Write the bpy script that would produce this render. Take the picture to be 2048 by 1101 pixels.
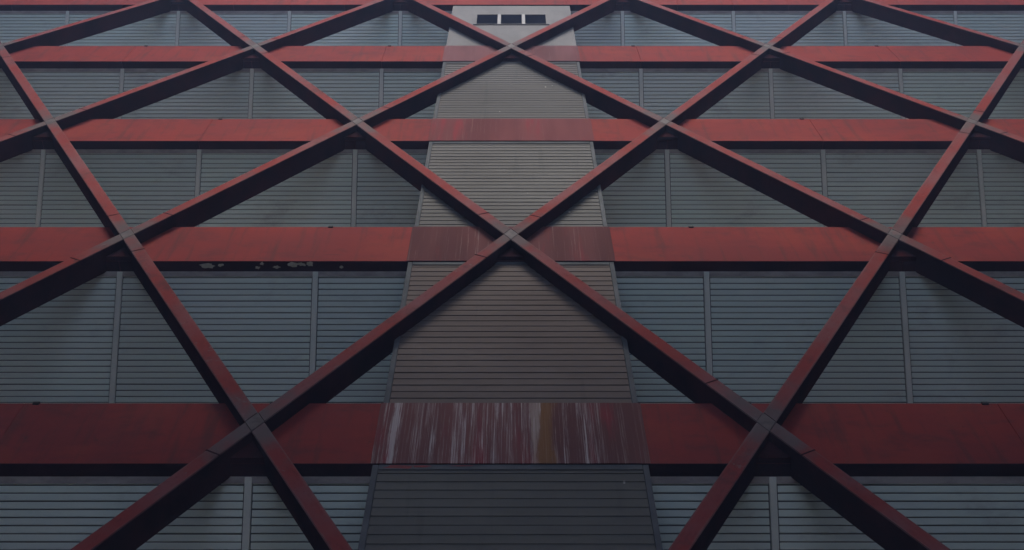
import bpy, bmesh, math, random
from mathutils import Vector, noise as mnoise
R = math.radians
random.seed(7)
scn = bpy.context.scene
for o in list(bpy.data.objects):
    bpy.data.objects.remove(o)

# ------------------------------------------------------------------ measures
W = 4.6188            # width of one lattice diamond
H = 4.0               # storey height = half a diamond
EYE = 1.6
PITCH = 62.96         # camera against the facade's own normal
TILT = 39.0           # the whole facade leans back from the vertical by this much
DIST = 6.05           # camera to the lattice's front face
ROW = {'E': 6.54, 'D': 10.54, 'C': 14.54, 'B': 18.54, 'A': 22.54, 'T': 26.54, 'U': 30.54}
HALF = {'E': 0, 'D': 1, 'C': 0, 'B': 1, 'A': 0, 'T': 1, 'U': 0}      # nodes on half columns

# ------------------------------------------------------------------ camera
cam_d = bpy.data.cameras.new('camera')
cam = bpy.data.objects.new('camera', cam_d)
scn.collection.objects.link(cam)
cam.location = (0.013, -DIST, EYE)
cam.rotation_euler = (R(90 + PITCH - TILT), 0, 0)
cam_d.sensor_width = 36.0
cam_d.lens = 2374 / 2048 * 36.0
cam_d.clip_start = 0.05
cam_d.clip_end = 2000
scn.camera = cam

# ------------------------------------------------------------------ sky, sun, exposure
SUN_EL, SUN_AZ = 86.0, 0.0          # azimuth measured from straight in front of the facade
world = bpy.data.worlds.new('World')
scn.world = world
world.use_nodes = True
wn = world.node_tree.nodes
wl = world.node_tree.links
bg = wn['Background']
sky = wn.new('ShaderNodeTexSky')
sky.sky_type = 'NISHITA'
sky.sun_disc = False
sky.sun_elevation = R(SUN_EL)
sky.sun_rotation = R(180 + SUN_AZ)
sky.air_density = 1.0
sky.dust_density = 4.5
sky.ozone_density = 0.6
wl.new(sky.outputs[0], bg.inputs[0])
bg.inputs[1].default_value = 0.13
sun_d = bpy.data.lights.new('sun', 'SUN')
sun_d.energy = 1.5
sun_d.angle = R(24)
sun_d.color = (1.0, 0.95, 0.88)
sun = bpy.data.objects.new('sun', sun_d)
scn.collection.objects.link(sun)
sun.rotation_euler = (R(90 - SUN_EL), 0, R(SUN_AZ))     # light travels down and towards +Y
sun.rotation_euler[0] = R(90 - SUN_EL)
sun.location = (0, -20, 60)
scn.view_settings.view_transform = 'Standard'
scn.view_settings.look = 'None'
scn.view_settings.gamma = 1.0
scn.view_settings.exposure = 1.2
HAZE = 0.0066

# ------------------------------------------------------------------ material helpers
def new_mat(name):
    m = bpy.data.materials.new(name)
    m.use_nodes = True
    nt = m.node_tree
    return m, nt, nt.nodes['Principled BSDF']

class G:
    """tiny node-graph writer"""
    def __init__(s, nt):
        s.nt = nt
    def n(s, t, **kw):
        o = s.nt.nodes.new(t)
        for k, v in kw.items():
            setattr(o, k, v)
        return o
    def l(s, a, b):
        s.nt.links.new(a, b)
    def coord(s):
        return s.n('ShaderNodeTexCoord').outputs['Object']
    def rnd(s):
        return s.n('ShaderNodeObjectInfo').outputs['Random']
    def world(s):
        # position in the leaning facade's own axes
        r = s.n('ShaderNodeVectorRotate', rotation_type='X_AXIS')
        s.l(s.n('ShaderNodeNewGeometry').outputs['Position'], r.inputs['Vector'])
        r.inputs['Center'].default_value = (0, -DIST, EYE)
        r.inputs['Angle'].default_value = R(TILT)
        return r.outputs[0]
    def map(s, vec, scale=(1, 1, 1), loc=(0, 0, 0)):
        m = s.n('ShaderNodeMapping')
        m.inputs['Scale'].default_value = scale
        m.inputs['Location'].default_value = loc
        s.l(vec, m.inputs['Vector'])
        return m.outputs[0]
    def noise(s, vec, scale=1.0, detail=4.0, rough=0.55, dist=0.0):
        n = s.n('ShaderNodeTexNoise')
        s.l(vec, n.inputs['Vector'])
        n.inputs['Scale'].default_value = scale
        n.inputs['Detail'].default_value = detail
        n.inputs['Roughness'].default_value = rough
        n.inputs['Distortion'].default_value = dist
        return n.outputs['Fac']
    def ramp(s, fac, a, b, va=0.0, vb=1.0):
        m = s.n('ShaderNodeMapRange', interpolation_type='SMOOTHSTEP')
        s.l(fac, m.inputs[0])
        for i, v in zip((1, 2, 3, 4), (a, b, va, vb)):
            m.inputs[i].default_value = v
        return m.outputs[0]
    def mth(s, op, a, b=None):
        m = s.n('ShaderNodeMath', operation=op)
        for i, v in enumerate((a, b)):
            if v is None: continue
            if hasattr(v, 'links') or hasattr(v, 'is_linked'): s.l(v, m.inputs[i])
            else: m.inputs[i].default_value = v
        return m.outputs[0]
    def mix(s, fac, a, b, blend='MIX'):
        m = s.n('ShaderNodeMix', data_type='RGBA', blend_type=blend)
        if hasattr(fac, 'is_linked'): s.l(fac, m.inputs[0])
        else: m.inputs[0].default_value = fac
        for i, v in ((6, a), (7, b)):
            if hasattr(v, 'is_linked'): s.l(v, m.inputs[i])
            else: m.inputs[i].default_value = (*v, 1)
        return m.outputs[2]
    def sep(s, vec):
        o = s.n('ShaderNodeSeparateXYZ')
        s.l(vec, o.inputs[0])
        return o.outputs
    def add(s, vec, rnd, k=37.0):
        """shift a vector by a per-object random amount"""
        c = s.n('ShaderNodeCombineXYZ')
        v = s.mth('MULTIPLY', rnd, k)
        for i in range(3): s.l(v, c.inputs[i])
        a = s.n('ShaderNodeVectorMath', operation='ADD')
        s.l(vec, a.inputs[0]); s.l(c.outputs[0], a.inputs[1])
        return a.outputs[0]
    def bump(s, fac, bsdf, strength=0.2, dist=0.004):
        b = s.n('ShaderNodeBump')
        b.inputs['Strength'].default_value = strength
        b.inputs['Distance'].default_value = dist
        s.l(fac, b.inputs['Height'])
        s.l(b.outputs[0], bsdf.inputs['Normal'])

RED = (0.250, 0.044, 0.037)
RED_D = (0.150, 0.033, 0.031)
GREY = (0.130, 0.112, 0.114)
BROWN = (0.105, 0.072, 0.070)

def mat_beam():
    m, nt, b = new_mat('lattice_paint'); g = G(nt)
    co = g.coord(); rn = g.rnd()
    v = g.add(co, rn)
    x, y, z = g.sep(co)
    big = g.noise(v, 1.1, 5, 0.6)
    fine = g.noise(g.map(v, (1, 1, 3)), 9, 5, 0.65)
    col = g.mix(g.ramp(big, 0.35, 0.68), RED, (0.225, 0.088, 0.090))
    col = g.mix(g.ramp(fine, 0.5, 0.75, 0, 0.55), col, RED_D)
    # bare grey primer near the crossings, uneven
    d = g.mth('SUBTRACT', W / 2, g.mth('ABSOLUTE', x))
    d2 = g.mth('ADD', d, g.mth('MULTIPLY', g.mth('SUBTRACT', g.noise(v, 2.6, 4, 0.6), 0.5), 1.5))
    col = g.mix(g.ramp(d2, 0.10, 0.72, 0.92, 0.0), col, GREY)
    # worn long edges
    e = g.mth('ADD', g.mth('ABSOLUTE', z), g.mth('MULTIPLY', g.mth('SUBTRACT', g.noise(v, 5, 4, 0.6), 0.5), 0.05))
    col = g.mix(g.ramp(e, 0.052, 0.078, 0, 0.5), col, (0.21, 0.165, 0.165))
    # a few dirty blotches
    col = g.mix(g.ramp(g.noise(v, 2.0, 7, 0.72), 0.54, 0.68, 0, 0.65), col, (0.095, 0.055, 0.055))
    col = g.mix(g.ramp(g.noise(v, 7.0, 6, 0.7), 0.62, 0.70, 0, 0.7), col, (0.20, 0.165, 0.165))
    g.l(col, b.inputs['Base Color'])
    b.inputs['Roughness'].default_value = 0.7
    b.inputs['Specular IOR Level'].default_value = 0.02
    g.bump(fine, b, 0.25, 0.003)
    return m

def mat_node():
    m, nt, b = new_mat('bare_primer'); g = G(nt)
    v = g.world()
    n1 = g.noise(v, 9, 5, 0.65)
    col = g.mix(g.ramp(n1, 0.35, 0.65), (0.075, 0.062, 0.064), (0.120, 0.100, 0.103))
    col = g.mix(g.ramp(g.noise(v, 4, 4, 0.6), 0.58, 0.7, 0, 0.5), col, (0.25, 0.1, 0.1))
    g.l(col, b.inputs['Base Color'])
    b.inputs['Roughness'].default_value = 0.7
    b.inputs['Specular IOR Level'].default_value = 0.2
    return m

def mat_spandrel():
    m, nt, b = new_mat('beam_paint'); g = G(nt)
    v = g.world()
    x, y, z = g.sep(v)
    big = g.noise(g.map(v, (0.55, 1, 0.9)), 1.0, 5, 0.6)
    mid = g.noise(g.map(v, (1.2, 1, 2.4)), 2.0, 6, 0.65)
    col = g.mix(g.ramp(big, 0.33, 0.68), RED, (0.200, 0.042, 0.040))
    col = g.mix(g.ramp(mid, 0.50, 0.72, 0, 0.55), col, (0.115, 0.040, 0.040))
    run = g.noise(g.map(v, (9, 1, 0.7)), 1.0, 5, 0.6)
    col = g.mix(g.ramp(run, 0.50, 0.72, 0, 0.62), col, (0.105, 0.045, 0.042))
    pat = g.noise(g.map(v, (0.8, 1, 1.1), (11, 0, 4)), 1.0, 7, 0.7, 0.4)
    col = g.mix(g.ramp(pat, 0.50, 0.62, 0, 0.45), col, (0.275, 0.058, 0.042))
    col = g.mix(g.ramp(g.noise(g.map(v, (1, 1, 1), (2, 0, 8)), 3.2, 8, 0.75), 0.60, 0.70, 0, 0.55), col, (0.085, 0.050, 0.048))
    scr = g.noise(g.map(v, (2.2, 1, 30), (7, 0, 0)), 1.0, 3, 0.5, 1.2)
    col = g.mix(g.ramp(scr, 0.70, 0.74, 0, 0.5), col, (0.07, 0.04, 0.04))
    hz = g.noise(g.map(v, (0.5, 1, 14)), 1.0, 4, 0.6)
    col = g.mix(g.ramp(hz, 0.60, 0.8, 0, 0.35), col, (0.28, 0.06, 0.055))
    g.l(col, b.inputs['Base Color'])
    b.inputs['Roughness'].default_value = 0.7
    b.inputs['Specular IOR Level'].default_value = 0.02
    g.bump(mid, b, 0.15, 0.004)
    return m

def mat_stained(name, base, white, wlo, whi, ochre, redk):
    """weathered plate over the centre bay, runs of lime and rust down its face"""
    m, nt, b = new_mat(name); g = G(nt)
    v = g.world()
    x, y, z = g.sep(v)
    broad = g.noise(g.map(v, (2.2, 1, 0.25)), 1.0, 3, 0.5)
    fine = g.noise(g.map(v, (24, 1, 0.32)), 1.0, 8, 0.8, 0.2)
    fine2 = g.noise(g.map(v, (95, 1, 1.1), (3, 0, 5)), 1.0, 6, 0.75, 0.4)
    col = g.mix(g.ramp(broad, 0.35, 0.65), base, tuple(c * 0.72 for c in base))
    col = g.mix(g.ramp(g.noise(g.map(v, (3.2, 1, 0.35), (9, 0, 2)), 1.0, 4, 0.6), 0.54, 0.68, 0, redk), col, (0.23, 0.045, 0.05))
    wst = g.mth('MULTIPLY', g.ramp(fine, wlo, whi), g.ramp(fine2, 0.44, 0.58))
    wst = g.mth('MULTIPLY', wst, g.ramp(g.noise(g.map(v, (1.5, 1, 0.1), (4, 0, 0)), 1.0, 2, 0.5), 0.34, 0.58, 0.25, 1.0))
    col = g.mix(g.mth('MULTIPLY', wst, white), col, (0.58, 0.56, 0.57))
    if ochre:
        xo = g.mth('ADD', x, g.mth('MULTIPLY', g.mth('SUBTRACT', g.noise(g.map(v, (8, 1, 1.1)), 1.0, 4, 0.6), 0.5), 0.22))
        band = g.mth('MULTIPLY', g.ramp(xo, 0.25, 0.28), g.ramp(xo, 0.36, 0.42, 1, 0))
        col = g.mix(g.mth('MULTIPLY', band, 0.85), col, (0.215, 0.110, 0.045))
        edge = g.mth('MULTIPLY', g.ramp(xo, 0.19, 0.225), g.ramp(xo, 0.245, 0.28, 1, 0))
        col = g.mix(g.mth('MULTIPLY', edge, 0.6), col, (0.40, 0.33, 0.29))
        # one broad lime run at the left end
        xl = g.mth('ADD', x, g.mth('MULTIPLY', g.mth('SUBTRACT', g.noise(g.map(v, (6, 1, 1.4), (1, 0, 7)), 1.0, 4, 0.6), 0.5), 0.16))
        run = g.mth('MULTIPLY', g.ramp(xl, -1.11, -1.085), g.ramp(xl, -1.06, -1.03, 1, 0))
        col = g.mix(g.mth('MULTIPLY', run, g.ramp(fine2, 0.3, 0.6, 0.35, 0.8)), col, (0.50, 0.49, 0.50))
    g.l(col, b.inputs['Base Color'])
    b.inputs['Roughness'].default_value = 0.8
    b.inputs['Specular IOR Level'].default_value = 0.02
    g.bump(fine, b, 0.2, 0.004)
    return m

def mat_slat():
    m, nt, b = new_mat('louvre_grey'); g = G(nt)
    v = g.world(); rn = g.rnd()
    n1 = g.noise(g.map(v, (0.5, 0.7, 0.7)), 1.0, 4, 0.55)
    n2 = g.noise(g.map(v, (3, 16, 16)), 1.0, 5, 0.65)
    col = g.mix(g.ramp(n1, 0.3, 0.7), (0.67, 0.83, 0.74), (0.76, 0.87, 0.79))
    col = g.mix(g.ramp(n2, 0.5, 0.8, 0, 0.35), col, (0.54, 0.64, 0.60))
    col = g.mix(g.mth('MULTIPLY', rn, 0.22), col, (0.50, 0.54, 0.55))
    x, y, z = g.sep(v)
    cb = g.n('ShaderNodeCombineXYZ')
    g.l(g.mth('FLOOR', g.mth('DIVIDE', x, W / 2)), cb.inputs[0])
    g.l(g.mth('FLOOR', g.mth('DIVIDE', g.mth('SUBTRACT', z, ROW['E']), H)), cb.inputs[1])
    wn_ = g.n('ShaderNodeTexWhiteNoise')
    g.l(cb.outputs[0], wn_.inputs['Vector'])
    col = g.mix(g.mth('MULTIPLY', wn_.outputs['Value'], 0.30), col, (0.46, 0.50, 0.52))
    grime = g.noise(g.map(v, (1.3, 2.0, 2.0), (5, 1, 2)), 1.0, 6, 0.68)
    col = g.mix(g.ramp(grime, 0.52, 0.74, 0, 0.5), col, (0.36, 0.37, 0.36))
    g.l(col, b.inputs['Base Color'])
    b.inputs['Roughness'].default_value = 0.5
    b.inputs['Specular IOR Level'].default_value = 0.35
    return m

def mat_siding(name, k):
    m, nt, b = new_mat(name); g = G(nt)
    v = g.world(); rn = g.rnd()
    x, y, z = g.sep(v)
    n1 = g.noise(g.map(v, (0.5, 1, 0.6)), 1.0, 4, 0.55)
    n2 = g.noise(g.map(v, (5, 1, 22)), 1.0, 5, 0.65)
    col = g.mix(g.ramp(n1, 0.3, 0.7), (0.215 * k[0], 0.197 * k[1], 0.192 * k[2]), (0.260 * k[0], 0.243 * k[1], 0.238 * k[2]))
    col = g.mix(g.ramp(n2, 0.5, 0.8, 0, 0.4), col, (0.165 * k[0], 0.152 * k[1], 0.150 * k[2]))
    col = g.mix(g.mth('MULTIPLY', rn, 0.2), col, (0.180 * k[0], 0.170 * k[1], 0.170 * k[2]))
    run = g.noise(g.map(v, (6, 1, 0.5)), 1.0, 4, 0.6)
    col = g.mix(g.ramp(run, 0.58, 0.75, 0, 0.3), col, (0.140 * k[0], 0.135 * k[1], 0.135 * k[2]))
    # sparse bird lime
    vo = g.n('ShaderNodeTexVoronoi'); vo.inputs['Scale'].default_value = 3.2
    g.l(g.map(v, (1, 1, 0.8)), vo.inputs['Vector'])
    sp = g.mth('MULTIPLY', g.ramp(vo.outputs['Distance'], 0.030, 0.055, 1, 0), g.ramp(g.noise(v, 1.3, 2, 0.5), 0.52, 0.60))
    col = g.mix(g.mth('MULTIPLY', sp, 0.75), col, (0.62, 0.62, 0.62))
    g.l(col, b.inputs['Base Color'])
    b.inputs['Roughness'].default_value = 0.8
    b.inputs['Specular IOR Level'].default_value = 0.0
    return m

def mat_plain(name, c0, c1, scale=2.0, rough=0.7, spec=0.2, stretch=(1, 1, 1)):
    m, nt, b = new_mat(name); g = G(nt)
    v = g.world()
    n1 = g.noise(g.map(v, stretch), scale, 5, 0.6)
    g.l(g.mix(g.ramp(n1, 0.32, 0.68), c0, c1), b.inputs['Base Color'])
    b.inputs['Roughness'].default_value = rough
    b.inputs['Specular IOR Level'].default_value = spec
    return m

M = {
    'beam': mat_beam(), 'node': mat_node(), 'spandrel': mat_spandrel(),
    'slat': mat_slat(), 'siding_A': mat_siding('bay_siding_pale', (0.70, 0.755, 0.75)), 'siding_B': mat_siding('bay_siding_grey', (0.68, 0.73, 0.72)),
    'siding_C': mat_siding('bay_siding_brown', (0.70, 0.645, 0.60)), 'siding_D': mat_siding('bay_siding_blue', (0.60, 0.66, 0.62)),
    'stain_D': mat_stained('stained_plate_heavy', (0.185, 0.085, 0.080), 0.85, 0.46, 0.60, True, 0.9),
    'stain_C': mat_stained('stained_plate_dark', (0.145, 0.060, 0.060), 0.35, 0.52, 0.66, False, 0.6),
    'stain_B': mat_stained('stained_plate_red', (0.185, 0.066, 0.068), 0.25, 0.54, 0.68, False, 0.9),
    'stain_A': mat_stained('stained_plate_dull', (0.195, 0.095, 0.10), 0.25, 0.54, 0.68, False, 0.3),
    'back': mat_plain('louvre_backing', (0.06, 0.068, 0.074), (0.09, 0.10, 0.105)),
    'mullion': mat_plain('mullion_grey', (0.68, 0.74, 0.68), (0.76, 0.80, 0.74), 3.0, 0.5, 0.35),
    'trim': mat_plain('dark_trim', (0.095, 0.105, 0.112), (0.14, 0.15, 0.16), 2.5, 0.8, 0.02),
    'flash': mat_plain('head_flashing', (0.30, 0.275, 0.265), (0.42, 0.40, 0.385), 5.0, 0.7, 0.2, (1, 1, 3)),
    'cream': mat_plain('cream_panel', (0.130, 0.132, 0.135), (0.17, 0.172, 0.175), 1.6, 0.75, 0.2, (1, 1, 0.5)),
    'frame': mat_plain('window_frame_paint', (0.15, 0.155, 0.165), (0.19, 0.195, 0.205), 4.0, 0.5),
    'conc': mat_plain('concrete', (0.30, 0.29, 0.28), (0.40, 0.39, 0.375), 0.6, 0.85, 0.15),
    'pave': mat_plain('paving', (0.22, 0.205, 0.185), (0.28, 0.26, 0.235), 1.2, 0.9, 0.15),
    'side': mat_plain('dark_web_shade_paint', (0.028, 0.014, 0.016), (0.058, 0.019, 0.021), 2.0, 0.9, 0.0),  # dark paint on sides and undersides, darkened further to deepen their shade
    'dark': mat_plain('blocker_dark', (0.030, 0.030, 0.032), (0.045, 0.045, 0.048), 0.6, 0.8, 0.15),
    'warm': mat_plain('blocker_concrete', (0.27, 0.255, 0.235), (0.34, 0.32, 0.295), 0.5, 0.9, 0.1),
    'hole': mat_plain('drain_dark', (0.012, 0.011, 0.011), (0.02, 0.018, 0.018)),
    'flake': mat_plain('bare_patch', (0.42, 0.40, 0.34), (0.56, 0.54, 0.46), 12.0),
    'redflake': mat_plain('red_overspray', (0.26, 0.05, 0.05), (0.20, 0.05, 0.05), 8.0),
    'wall': mat_plain('render_wall', (0.36, 0.32, 0.27), (0.46, 0.42, 0.36), 0.5, 0.85, 0.15),
}
gl, nt, b = new_mat('window_glass')
b.inputs['Base Color'].default_value = (0.012, 0.014, 0.022, 1)
b.inputs['Roughness'].default_value = 0.4
b.inputs['Specular IOR Level'].default_value = 0.0
M['glass'] = gl

# ------------------------------------------------------------------ object helpers
COL = scn.collection
def link(name, me, mat=None, parent=None, loc=(0, 0, 0), rot=(0, 0, 0), kind=None, label=None):
    o = bpy.data.objects.new(name, me)
    COL.objects.link(o)
    if mat is not None and me is not None and not me.materials:
        me.materials.append(mat)
    o.location = loc
    o.rotation_euler = rot
    if parent is not None: o.parent = parent
    if kind: o['kind'] = kind
    if label: o['label'] = label
    return o
def thing(name, label, cat, loc=(0, 0, 0), group=None):
    o = link(name, None, loc=loc)
    o['label'] = label
    o['category'] = cat
    if group: o['group'] = group
    return o
def mesh(name, verts, faces):
    me = bpy.data.meshes.new(name)
    me.from_pydata(verts, [], faces)
    me.update()
    return me
def boxes(name, lst, bevel=0.0):
    """one mesh from boxes (x0,x1,y0,y1,z0,z1)"""
    bm = bmesh.new()
    for x0, x1, y0, y1, z0, z1 in lst:
        vs = [bm.verts.new(p) for p in ((x0,y0,z0),(x1,y0,z0),(x1,y1,z0),(x0,y1,z0),(x0,y0,z1),(x1,y0,z1),(x1,y1,z1),(x0,y1,z1))]
        for f in ((3,2,1,0),(4,5,6,7),(0,1,5,4),(1,2,6,5),(2,3,7,6),(3,0,4,7)):
            bm.faces.new([vs[i] for i in f])
    if bevel:
        bmesh.ops.bevel(bm, geom=list(bm.edges), offset=bevel, segments=1, affect='EDGES')
    me = bpy.data.meshes.new(name)
    bm.to_mesh(me); bm.free()
    return me
def prism_x(name, profs, x0, x1):
    """profiles in (y,z), counter-clockwise seen from -X, swept along X; joined in one mesh"""
    V, F = [], []
    for pr in profs:
        k = len(V); n = len(pr)
        V += [(x0, y, z) for y, z in pr] + [(x1, y, z) for y, z in pr]
        for i in range(n):
            j = (i + 1) % n
            F.append((k + i, k + j, k + n + j, k + n + i))
        F.append(tuple(k + i for i in range(n))[::-1])
        F.append(tuple(k + n + i for i in range(n)))
    me = mesh(name, V, F)
    bm = bmesh.new(); bm.from_mesh(me)
    bmesh.ops.recalc_face_normals(bm, faces=bm.faces)
    bm.to_mesh(me); bm.free()
    return me

# ------------------------------------------------------------------ key depths (Y into the building)
FIN_B, FIN_D = 0.150, 0.300        # lattice bar width and depth
Y_SP = 0.160                       # front of the horizontal beams
Y_BAY = 0.182                      # centre bay cladding
SP_LO, SP_HI = -0.415, 0.550       # beam below / above its row line
LEAN = 52.0                        # louvres lean out at the top
Y_LV = 0.295
BAYW = 0.262 * W
XMAX = 3.0 * W
DEEP = 2.0

# ------------------------------------------------------------------ ground and structure behind
def sheet(name, x0, x1, y0, y1, z, mat):
    return link(name, mesh(name, [(x0,y0,z),(x1,y0,z),(x1,y1,z),(x0,y1,z)], [(0,1,2,3)]), mat, kind='structure')
sheet('ground', -44, 44, -44, 33, 0.0, M['pave'])

core = thing('building_core', 'dark building wall behind the louvres and the red beams', 'wall', (0, DEEP, 0))
link('wall', boxes('wall', [(-XMAX, XMAX, 0, 8, 2.9, ROW['U'] + 0.5)]), M['wall'], core)
for r in ROW:
    link('floor_slab', boxes('floor_slab', [(-XMAX, XMAX, -DEEP + 0.45, -0.002, ROW[r] - 0.40, ROW[r] - 0.10)]), M['conc'], core)
base = thing('base_wall', 'plain concrete ground storey wall under the lattice', 'wall', (0, 0.3, 0))
link('wall', boxes('wall', [(-XMAX, XMAX, 0, 1.69, 2.9, ROW['E'] + SP_LO - 0.004)]), M['conc'], base)

# ------------------------------------------------------------------ horizontal beams
BEAM_LABEL = {
    'U': 'red horizontal steel beam at the roof edge, above the picture',
    'T': 'red horizontal steel beam along the top edge, its upper side out of the picture',
    'A': 'red horizontal steel beam just below the three-pane window',
    'B': 'red horizontal steel beam second below the window, narrow, reddish stained centre',
    'C': 'red horizontal steel beam crossing mid-picture, pale peeled patches on its underside at left',
    'D': 'lowest and widest red horizontal steel beam, white streaked plate at its centre',
    'E': 'red horizontal steel beam below the bottom edge above the ground storey',
}
def flakes(z_unused, spots, name):
    """thin irregular plates lying just under the beam's soffit; spots = (x, y, rx, ry, seed)"""
    V, F = [], []
    for x, y, rx, ry, sd in spots:
        k = len(V); n = 14
        rr = random.Random(sd)
        for zz in (0.0, -0.003):
            rr.seed(sd)
            for i in range(n):
                a = 2 * math.pi * i / n
                q = 0.55 + 0.6 * rr.random()
                yy = min(max(y + math.sin(a) * ry * q, Y_SP + 0.004), Y_LV - 0.003)
                V.append((x + math.cos(a) * rx * q, yy, zz))
        F.append(tuple(k + i for i in range(n)))
        F.append(tuple(k + n + i for i in range(n))[::-1])
        for i in range(n):
            j = (i + 1) % n
            F.append((k + i, k + n + i, k + n + j, k + j))
    return mesh(name, V, F)

for r, z in ROW.items():
    t = thing('horizontal_beam', BEAM_LABEL[r], 'beam', (0, 0, z), 'red horizontal beams between the storeys')
    hi = SP_HI if r != 'U' else 0.9
    # steel plates with tight joints between them
    step = W if r in 'CDE' else (W / 4 if r == 'T' else W / 2)
    x = -XMAX
    k = 0
    while x < XMAX - 0.01:
        x1 = min(x + step, XMAX)
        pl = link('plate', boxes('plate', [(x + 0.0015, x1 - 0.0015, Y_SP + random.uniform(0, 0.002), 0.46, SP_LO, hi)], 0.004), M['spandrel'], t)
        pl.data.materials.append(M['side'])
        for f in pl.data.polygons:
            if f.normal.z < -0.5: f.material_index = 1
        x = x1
    # weathered centre plate, a little proud
    if r in 'ABCD':
        sp = link('stained_plate', boxes('stained_plate', [(-BAYW - 0.02, BAYW + 0.02, Y_SP - 0.008, Y_SP - 0.0005, SP_LO - 0.004, hi - 0.006)], 0.002), M['stain_' + r], t)
        sp['label'] = {'D': 'brown plate with white and ochre vertical streaks', 'C': 'dark brown stained plate',
                       'B': 'brownish red stained plate', 'A': 'dull pinkish brown plate'}[r]
    # weep spouts at the top edge
    for i in range(-5, 6):
        if i == 0: continue
        xx = i * 0.4875 * W
        if abs(xx) > XMAX - 0.1: continue
        link('weep_spout', boxes('weep_spout', [(xx - 0.032, xx + 0.032, Y_SP - 0.012, Y_SP + 0.03, hi - 0.028, hi + 0.012)], 0.004), M['hole'], t)
    if r == 'C':
        s = []
        px = lambda p: (p - 1022) / 790 * W
        for a, rx in ((408, 17), (437, 7), (511, 6), (520, 4), (549, 8), (583, 12), (598, 7), (616, 9), (605, 4), (680, 4)):
            s.append((px(a), 0.225 + random.uniform(-0.035, 0.02), rx / 790 * W, 0.035 if rx > 8 else 0.022, a))
        link('peeled_patch', flakes(0, s, 'peeled_patch'), M['flake'], t, (0, 0, SP_LO - 0.001), kind='stuff')

# ------------------------------------------------------------------ louvre bands
SLAT_P = 0.0700
N_SLAT = 26
SLAT_PROF = [(0.002, 0.0300), (-0.004, -0.0235), (-0.001, -0.0300), (0.013, -0.0300), (0.013, 0.0300)]
STOREY = {  # storey under a beam
    'U': ('roof storey', False),
    'T': ('top storey', False), 'A': ('second storey', False), 'B': ('third storey', True), 'C': ('fourth storey', True), 'D': ('lowest storey', True)}
slat_cache = {}
def slat_mesh(L, joined):
    key = (round(L, 3), joined)
    if key not in slat_cache:
        if joined:
            profs = [[(y, z - (i + 0.5) * SLAT_P) for y, z in SLAT_PROF] for i in range(N_SLAT)]
        else:
            profs = [SLAT_PROF]
        me = prism_x('slat', profs, -L / 2, L / 2)
        me.materials.append(M['slat'])
        slat_cache[key] = me
    return slat_cache[key]
LV_LABEL = {
    ('U', -1): 'grey louvre band under the roof edge beam, left, above the picture',
    ('U', 1): 'grey louvre band under the roof edge beam, right, above the picture',
    ('T', -1): 'grey louvre band left of the three-pane window at the top',
    ('T', 1): 'grey louvre band right of the three-pane window at the top',
    ('A', -1): 'grey louvre band left of centre, second row from the top',
    ('A', 1): 'grey louvre band right of centre, second row from the top',
    ('B', -1): 'grey louvre band left of centre, in the middle row of five',
    ('B', 1): 'grey louvre band right of centre, in the middle row of five',
    ('C', -1): 'grey louvre band left of the brown siding, above the lowest red beam',
    ('C', 1): 'grey louvre band right of the brown siding, above the lowest red beam',
    ('D', -1): 'dark grey louvre band under the lowest red beam, at the left',
    ('D', 1): 'dark grey louvre band under the lowest red beam, at the right',
}
LL = N_SLAT * SLAT_P
for r, (nm, single) in STOREY.items():
    for side in (-1, 1):
        t = thing('louvre_band', LV_LABEL[(r, side)], 'louvres', (0, Y_LV, ROW[r] + SP_LO - 0.012), 'grey louvre bands between the red beams')
        cols = [BAYW / W, 0.5, 1.0, 1.5, 2.0, 2.5, 3.0]
        for a, c in zip(cols[:-1], cols[1:]):
            x0 = a * W + (0.002 if a == cols[0] else 0.033); x1 = c * W - 0.033
            L = x1 - x0; xc = side * (x0 + x1) / 2
            p = link('louvre_panel', boxes('louvre_panel', [(-L / 2 - 0.002, L / 2 + 0.002, 0.016, 0.028, -LL, 0)]), M['back'], t, (xc, 0, 0), (R(LEAN), 0, 0))
            Ls = L - 0.020
            if single:
                for i in range(N_SLAT):
                    s = link('slat', slat_mesh(Ls, False), None, p, (0, random.uniform(-0.0012, 0.0012), -(i + 0.5) * SLAT_P + random.uniform(-0.001, 0.001)), (random.uniform(-0.03, 0.03), random.choice((1, 1, 1, 1, 4)) * random.uniform(-0.0007, 0.0007), 0))
            else:
                link('slats', slat_mesh(Ls, True), None, p, kind='stuff')
        for c in cols[1:]:
            link('mullion', boxes('mullion', [(-0.032, 0.032, -0.014, 0.030, -LL, 0)], 0.003), M['mullion'], t, (side * c * W, 0, 0), (R(LEAN), 0, 0))
        xa, xb = sorted((side * BAYW, side * XMAX))
        link('head_flashing', boxes('head_flashing', [(xa + 0.004, xb - 0.004, -0.010, -0.0055, -0.058, 0.004)]), M['flash'], t, (0, 0, 0), (R(LEAN), 0, 0))

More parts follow.
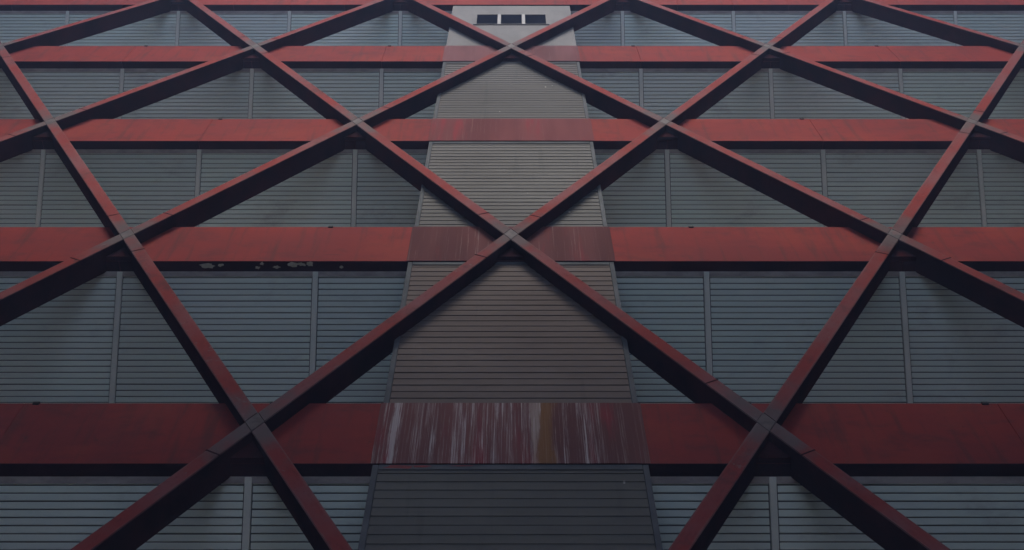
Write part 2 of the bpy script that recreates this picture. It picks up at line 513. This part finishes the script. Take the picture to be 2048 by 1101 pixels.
# ------------------------------------------------------------------ centre bay
BAY_LABEL = {
    'U': 'grey siding of the centre bay above the cream window storey',
    'A': 'pale grey siding of the centre bay in the second row, under the small window storey',
    'B': 'grey board siding of the centre bay in the middle row of five',
    'C': 'brown grey board siding of the centre bay above the streaked plate',
    'D': 'dark blue grey board siding of the centre bay below the streaked plate',
}
BP = (H - (SP_HI - SP_LO)) / 26
BOARD = [(0.000, BP), (-0.0075, 0.003), (-0.0068, 0.0), (0.006, 0.0), (0.006, BP)]
board_cache = {}
def board_mesh(joined, r):
    if r not in board_cache:
        profs = [[(y, z + i * BP) for y, z in BOARD] for i in range(26)] if joined else [BOARD]
        me = prism_x('board', profs, -BAYW + 0.055, BAYW - 0.055)
        me.materials.append(M['siding_' + r.replace('U', 'A')])
        board_cache[r] = me
    return board_cache[r]
for r in 'UABCD':
    z0 = ROW[r] + SP_LO - (H - (SP_HI - SP_LO))       # top of the beam below
    hgt = H - (SP_HI - SP_LO)
    t = thing('bay_siding', BAY_LABEL[r], 'siding', (0, Y_BAY, z0), 'siding of the centre bay')
    link('bay_box', boxes('bay_box', [(-BAYW + 0.003, BAYW - 0.003, 0.0065, DEEP - Y_BAY - 0.003, 0.002, hgt - 0.002)]), M['trim'], t)
    if r in 'BCD':
        for i in range(26):
            link('board', board_mesh(False, r), None, t, (0, random.uniform(-0.001, 0.001), i * BP))
    else:
        link('boards', board_mesh(True, r), None, t, kind='stuff')
    for s in (-1, 1):
        xa, xb = sorted((s * (BAYW - 0.052), s * BAYW))
        link('corner_trim', boxes('corner_trim', [(xa, xb, -0.016, 0.09, 0.001, hgt - 0.005)], 0.003), M['trim'], t)
    link('head_flashing', boxes('head_flashing', [(-BAYW + 0.056, BAYW - 0.056, -0.0165, -0.014, hgt - 0.075, hgt - 0.006)]), M['trim'], t)
    if r == 'D':
        V, F = [], []
        for cx, cz, rx, rz, sd in ((-0.98, -0.040, 0.16, 0.030, 3), (-0.78, -0.034, 0.10, 0.016, 5), (-0.42, -0.026, 0.12, 0.010, 8)):
            rr = random.Random(sd); k = len(V)
            for i in range(12):
                a = 2 * math.pi * i / 12; q = 0.6 + 0.5 * rr.random()
                V.append((cx + math.cos(a) * rx * q, 0, cz + math.sin(a) * rz * q))
            F.append(tuple(range(k, k + 12)))
        link('red_overspray', mesh('red_overspray', V, F), M['redflake'], t, (0, -0.0185, hgt), kind='stuff')

# the top storey of the bay: plain cream panels round a three-pane window
zt = ROW['T'] + SP_LO
zb = ROW['A'] + SP_HI
def bay_pt(px_off, v):
    """height on the bay plane seen at photo row v"""
    k = (550.5 - v) / 2374.0
    th = R(PITCH)
    d = DIST + Y_BAY
    # v = up/forward with up = z cos - d sin, forward = d cos + z sin
    zz = d * (k * math.cos(th) + math.sin(th)) / (math.cos(th) - k * math.sin(th))
    g = d * math.cos(th) + zz * math.sin(th)
    return px_off * g / 2374.0, zz + EYE
wx, wz1 = bay_pt(68, 29.5)
_, wz0 = bay_pt(68, 50.0)
pt = thing('cream_bay_panel', 'cream wall panels round the small window at the top of the centre bay', 'wall panel', (0, Y_BAY, zb))
Z = lambda z: z - zb
for bx in ((-BAYW, BAYW, 0, 0.10, Z(wz1), Z(zt) - 0.002), (-BAYW, BAYW, 0, 0.10, 0.002, Z(wz0)),
           (-BAYW, -wx, 0, 0.10, Z(wz0), Z(wz1)), (wx, BAYW, 0, 0.10, Z(wz0), Z(wz1))):
    link('panel', boxes('panel', [bx]), M['cream'], pt)
link('bay_box', boxes('bay_box', [(-BAYW + 0.003, BAYW - 0.003, 0.102, DEEP - Y_BAY - 0.003, 0.002, Z(zt) - 0.002)]), M['trim'], pt)
win = thing('window', 'small horizontal window of three dark panes with white dividers in the cream bay', 'window', (0, Y_BAY, wz0))
wh = wz1 - wz0
pw = (2 * wx - 2 * 0.07) / 3
for i in range(3):
    xa = -wx + i * (pw + 0.07)
    link('pane', boxes('pane', [(xa + 0.002, xa + pw - 0.002, 0.012, 0.022, 0.003, wh - 0.003)]), M['glass'], win)
    if i < 2:
        link('divider', boxes('divider', [(xa + pw, xa + pw + 0.07, -0.006, 0.095, 0.001, wh - 0.001)], 0.004), M['frame'], win)
link('sill', boxes('sill', [(-wx - 0.06, wx + 0.06, -0.02, -0.001, -0.03, 0.0)], 0.003), M['cream'], win)

# ------------------------------------------------------------------ diamond lattice
lat = thing('lattice', 'red steel lattice of crossing diagonal bars forming large diamonds', 'lattice', (0, 0, ROW['E']))
b2 = FIN_B
ca, sa = math.cos(R(60)), math.sin(R(60))
def bar_mesh(slope):
    """bar from a lower node to the upper node, in bar coordinates (x along, z across)"""
    pts = [(0, b2), (0.57735 * b2, 0), (W / 2, H - b2), (W / 2 - 0.57735 * b2, H)]
    cx, cz = W / 4, H / 2
    out = []
    for x, z in pts:
        x -= cx; z -= cz
        out.append((x * ca + z * sa, -x * sa + z * ca))
    if slope < 0:
        out = [(x, -z) for x, z in out][::-1]
    V = [(x, 0, z) for x, z in out] + [(x, FIN_D, z) for x, z in out]
    F = [(0, 1, 2, 3), (7, 6, 5, 4)] + [(i, 4 + i, 4 + (i + 1) % 4, (i + 1) % 4) for i in range(4)]
    me = mesh('diagonal_bar', V, F)
    bm = bmesh.new(); bm.from_mesh(me)
    bmesh.ops.recalc_face_normals(bm, faces=bm.faces)
    bmesh.ops.bevel(bm, geom=list(bm.edges), offset=0.006, segments=2, affect='EDGES')
    bm.to_mesh(me); bm.free()
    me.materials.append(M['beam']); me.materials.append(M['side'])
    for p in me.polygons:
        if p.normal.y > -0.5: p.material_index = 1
    return me
bars = {1: bar_mesh(1), -1: bar_mesh(-1)}
nv = [(0, b2), (0.57735 * b2, 0), (0, -b2), (-0.57735 * b2, 0)]
V = [(x, 0, z) for x, z in nv] + [(x, FIN_D, z) for x, z in nv]
nm = mesh('crossing', V, [(0, 1, 2, 3), (7, 6, 5, 4)] + [(i, 4 + i, 4 + (i + 1) % 4, (i + 1) % 4) for i in range(4)])
bm = bmesh.new(); bm.from_mesh(nm); bmesh.ops.recalc_face_normals(bm, faces=bm.faces)
bmesh.ops.bevel(bm, geom=list(bm.edges), offset=0.004, segments=1, affect='EDGES'); bm.to_mesh(nm); bm.free()
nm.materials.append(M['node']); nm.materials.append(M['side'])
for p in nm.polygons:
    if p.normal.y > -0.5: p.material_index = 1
sm = boxes('splice_seam', [(-0.007, 0.007, -0.0025, 0.004, -FIN_B / 2 - 0.002, FIN_B / 2 + 0.002)])
sm.materials.append(M['side'])
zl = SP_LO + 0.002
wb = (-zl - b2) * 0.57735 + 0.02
bk = mesh('shade_wedge', [(0, y, -b2 + 0.03) for y in (0.10, 0.1585)] + [(s_ * wb, y, zl) for s_ in (-1, 1) for y in (0.10, 0.1585)],
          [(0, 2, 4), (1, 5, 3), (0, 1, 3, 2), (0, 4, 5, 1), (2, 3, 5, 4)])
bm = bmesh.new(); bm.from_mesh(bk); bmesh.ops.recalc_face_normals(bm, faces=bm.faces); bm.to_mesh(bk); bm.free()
bk.materials.append(M['side'])  # dark wedge added in the fork under each crossing, stands in for shade
order = ['E', 'D', 'C', 'B', 'A', 'T', 'U']
z0 = ROW['E']
for i, r in enumerate(order):
    for k in range(-3, 4):
        x = (k + 0.5 * HALF[r]) * W
        if abs(x) > XMAX - 0.2: continue
        cr = link('crossing', nm, None, lat, (x, -0.001, ROW[r] - z0))
        link('shade_wedge', bk, None, cr)
    if i == 6: break
    for k in range(-3, 4):
        x = (k + 0.5 * HALF[r]) * W
        for s in (1, -1):
            xu = x + s * W / 2
            if max(abs(x), abs(xu)) > XMAX + 0.01: continue
            jit = random.uniform(-0.0008, 0.0008)
            br = link('diagonal_bar', bars[s], None, lat, (x + s * W / 4, jit, ROW[r] - z0 + H / 2), (0, -s * R(60), 0))
            link('splice_seam', sm, None, br, (random.choice((-1, 1)) * (W / 2 - random.uniform(0.5, 0.8)), 0, 0))

# ------------------------------------------------------------------ lean the finished facade back about the eye point
from mathutils import Matrix
LEANBACK = Matrix.Translation((0, -DIST, EYE)) @ Matrix.Rotation(R(-TILT), 4, 'X') @ Matrix.Translation((0, DIST, -EYE))
for o in list(COL.objects):
    if o.parent is None and o.type in ('EMPTY', 'MESH') and o.get('kind') != 'structure':
        o.matrix_world = LEANBACK @ Matrix.Translation(o.location)

# ------------------------------------------------------------------ unseen blocks added behind and beside the camera to shape the light
def block(name, label, x0, x1, y0, y1, h, mat):
    t = thing(name, label, 'light blocker', ((x0 + x1) / 2, y1, 0))
    link('wall', boxes('wall', [((x0 - x1) / 2, (x1 - x0) / 2, y0 - y1, 0, 0, h)]), mat, t)
    return t
block('opposite_blocker', 'unseen pale block across the street, placed to shade the lowest louvres', -30, 30, -24, -10.6, 11.2, M['wall'])  # out of view, height and distance set to cut low front light
block('side_blocker', 'unseen dark block added left of the facade to dim its edge', -26, -XMAX - 0.2, -3, 22, 62.0, M['dark'])  # tall walls added out of view to dim the left and right edges
block('side_blocker', 'unseen dark block added right of the facade to dim its edge', XMAX + 0.05, 26, -4, 22, 62.0, M['dark'])
dk = thing('sky_blocker', 'unseen deck running high over the street in front of the facade', 'bridge', (0, -8, 15.8))  # unseen slab added overhead to darken the lower storeys
link('blocker', boxes('blocker', [(-40, 40, 2.5, 13.3, 0, 1.2)]), M['warm'], dk)
for yy in (2.5, 13.0):
    link('blocker_edge', boxes('blocker_edge', [(-40, 40, yy + 0.002, yy + 0.298, 1.202, 1.9)]), M['conc'], dk)
for xa, xb in ((-9.6, -7.2), (6.6, 9.2)):
    link('pier_blocker', boxes('pier_blocker', [(xa, xb, 2.6, 9.3, -15.8, -0.002)]), M['dark'], dk)  # unseen dark walls added to dim the facade towards both sides

# ------------------------------------------------------------------ moist air between the eye and the upper storeys
hm = bpy.data.materials.new('haze_air')
hm.use_nodes = True
hn = hm.node_tree
hn.nodes.remove(hn.nodes['Principled BSDF'])
pv = hn.nodes.new('ShaderNodeVolumePrincipled')
pv.inputs['Color'].default_value = (0.42, 0.58, 1.0, 1)
pv.inputs['Density'].default_value = HAZE
hn.links.new(pv.outputs[0], hn.nodes['Material Output'].inputs['Volume'])
link('haze', boxes('haze', [(-45, 45, -45, 34, -1.0, 63.0)]), hm, kind='stuff')
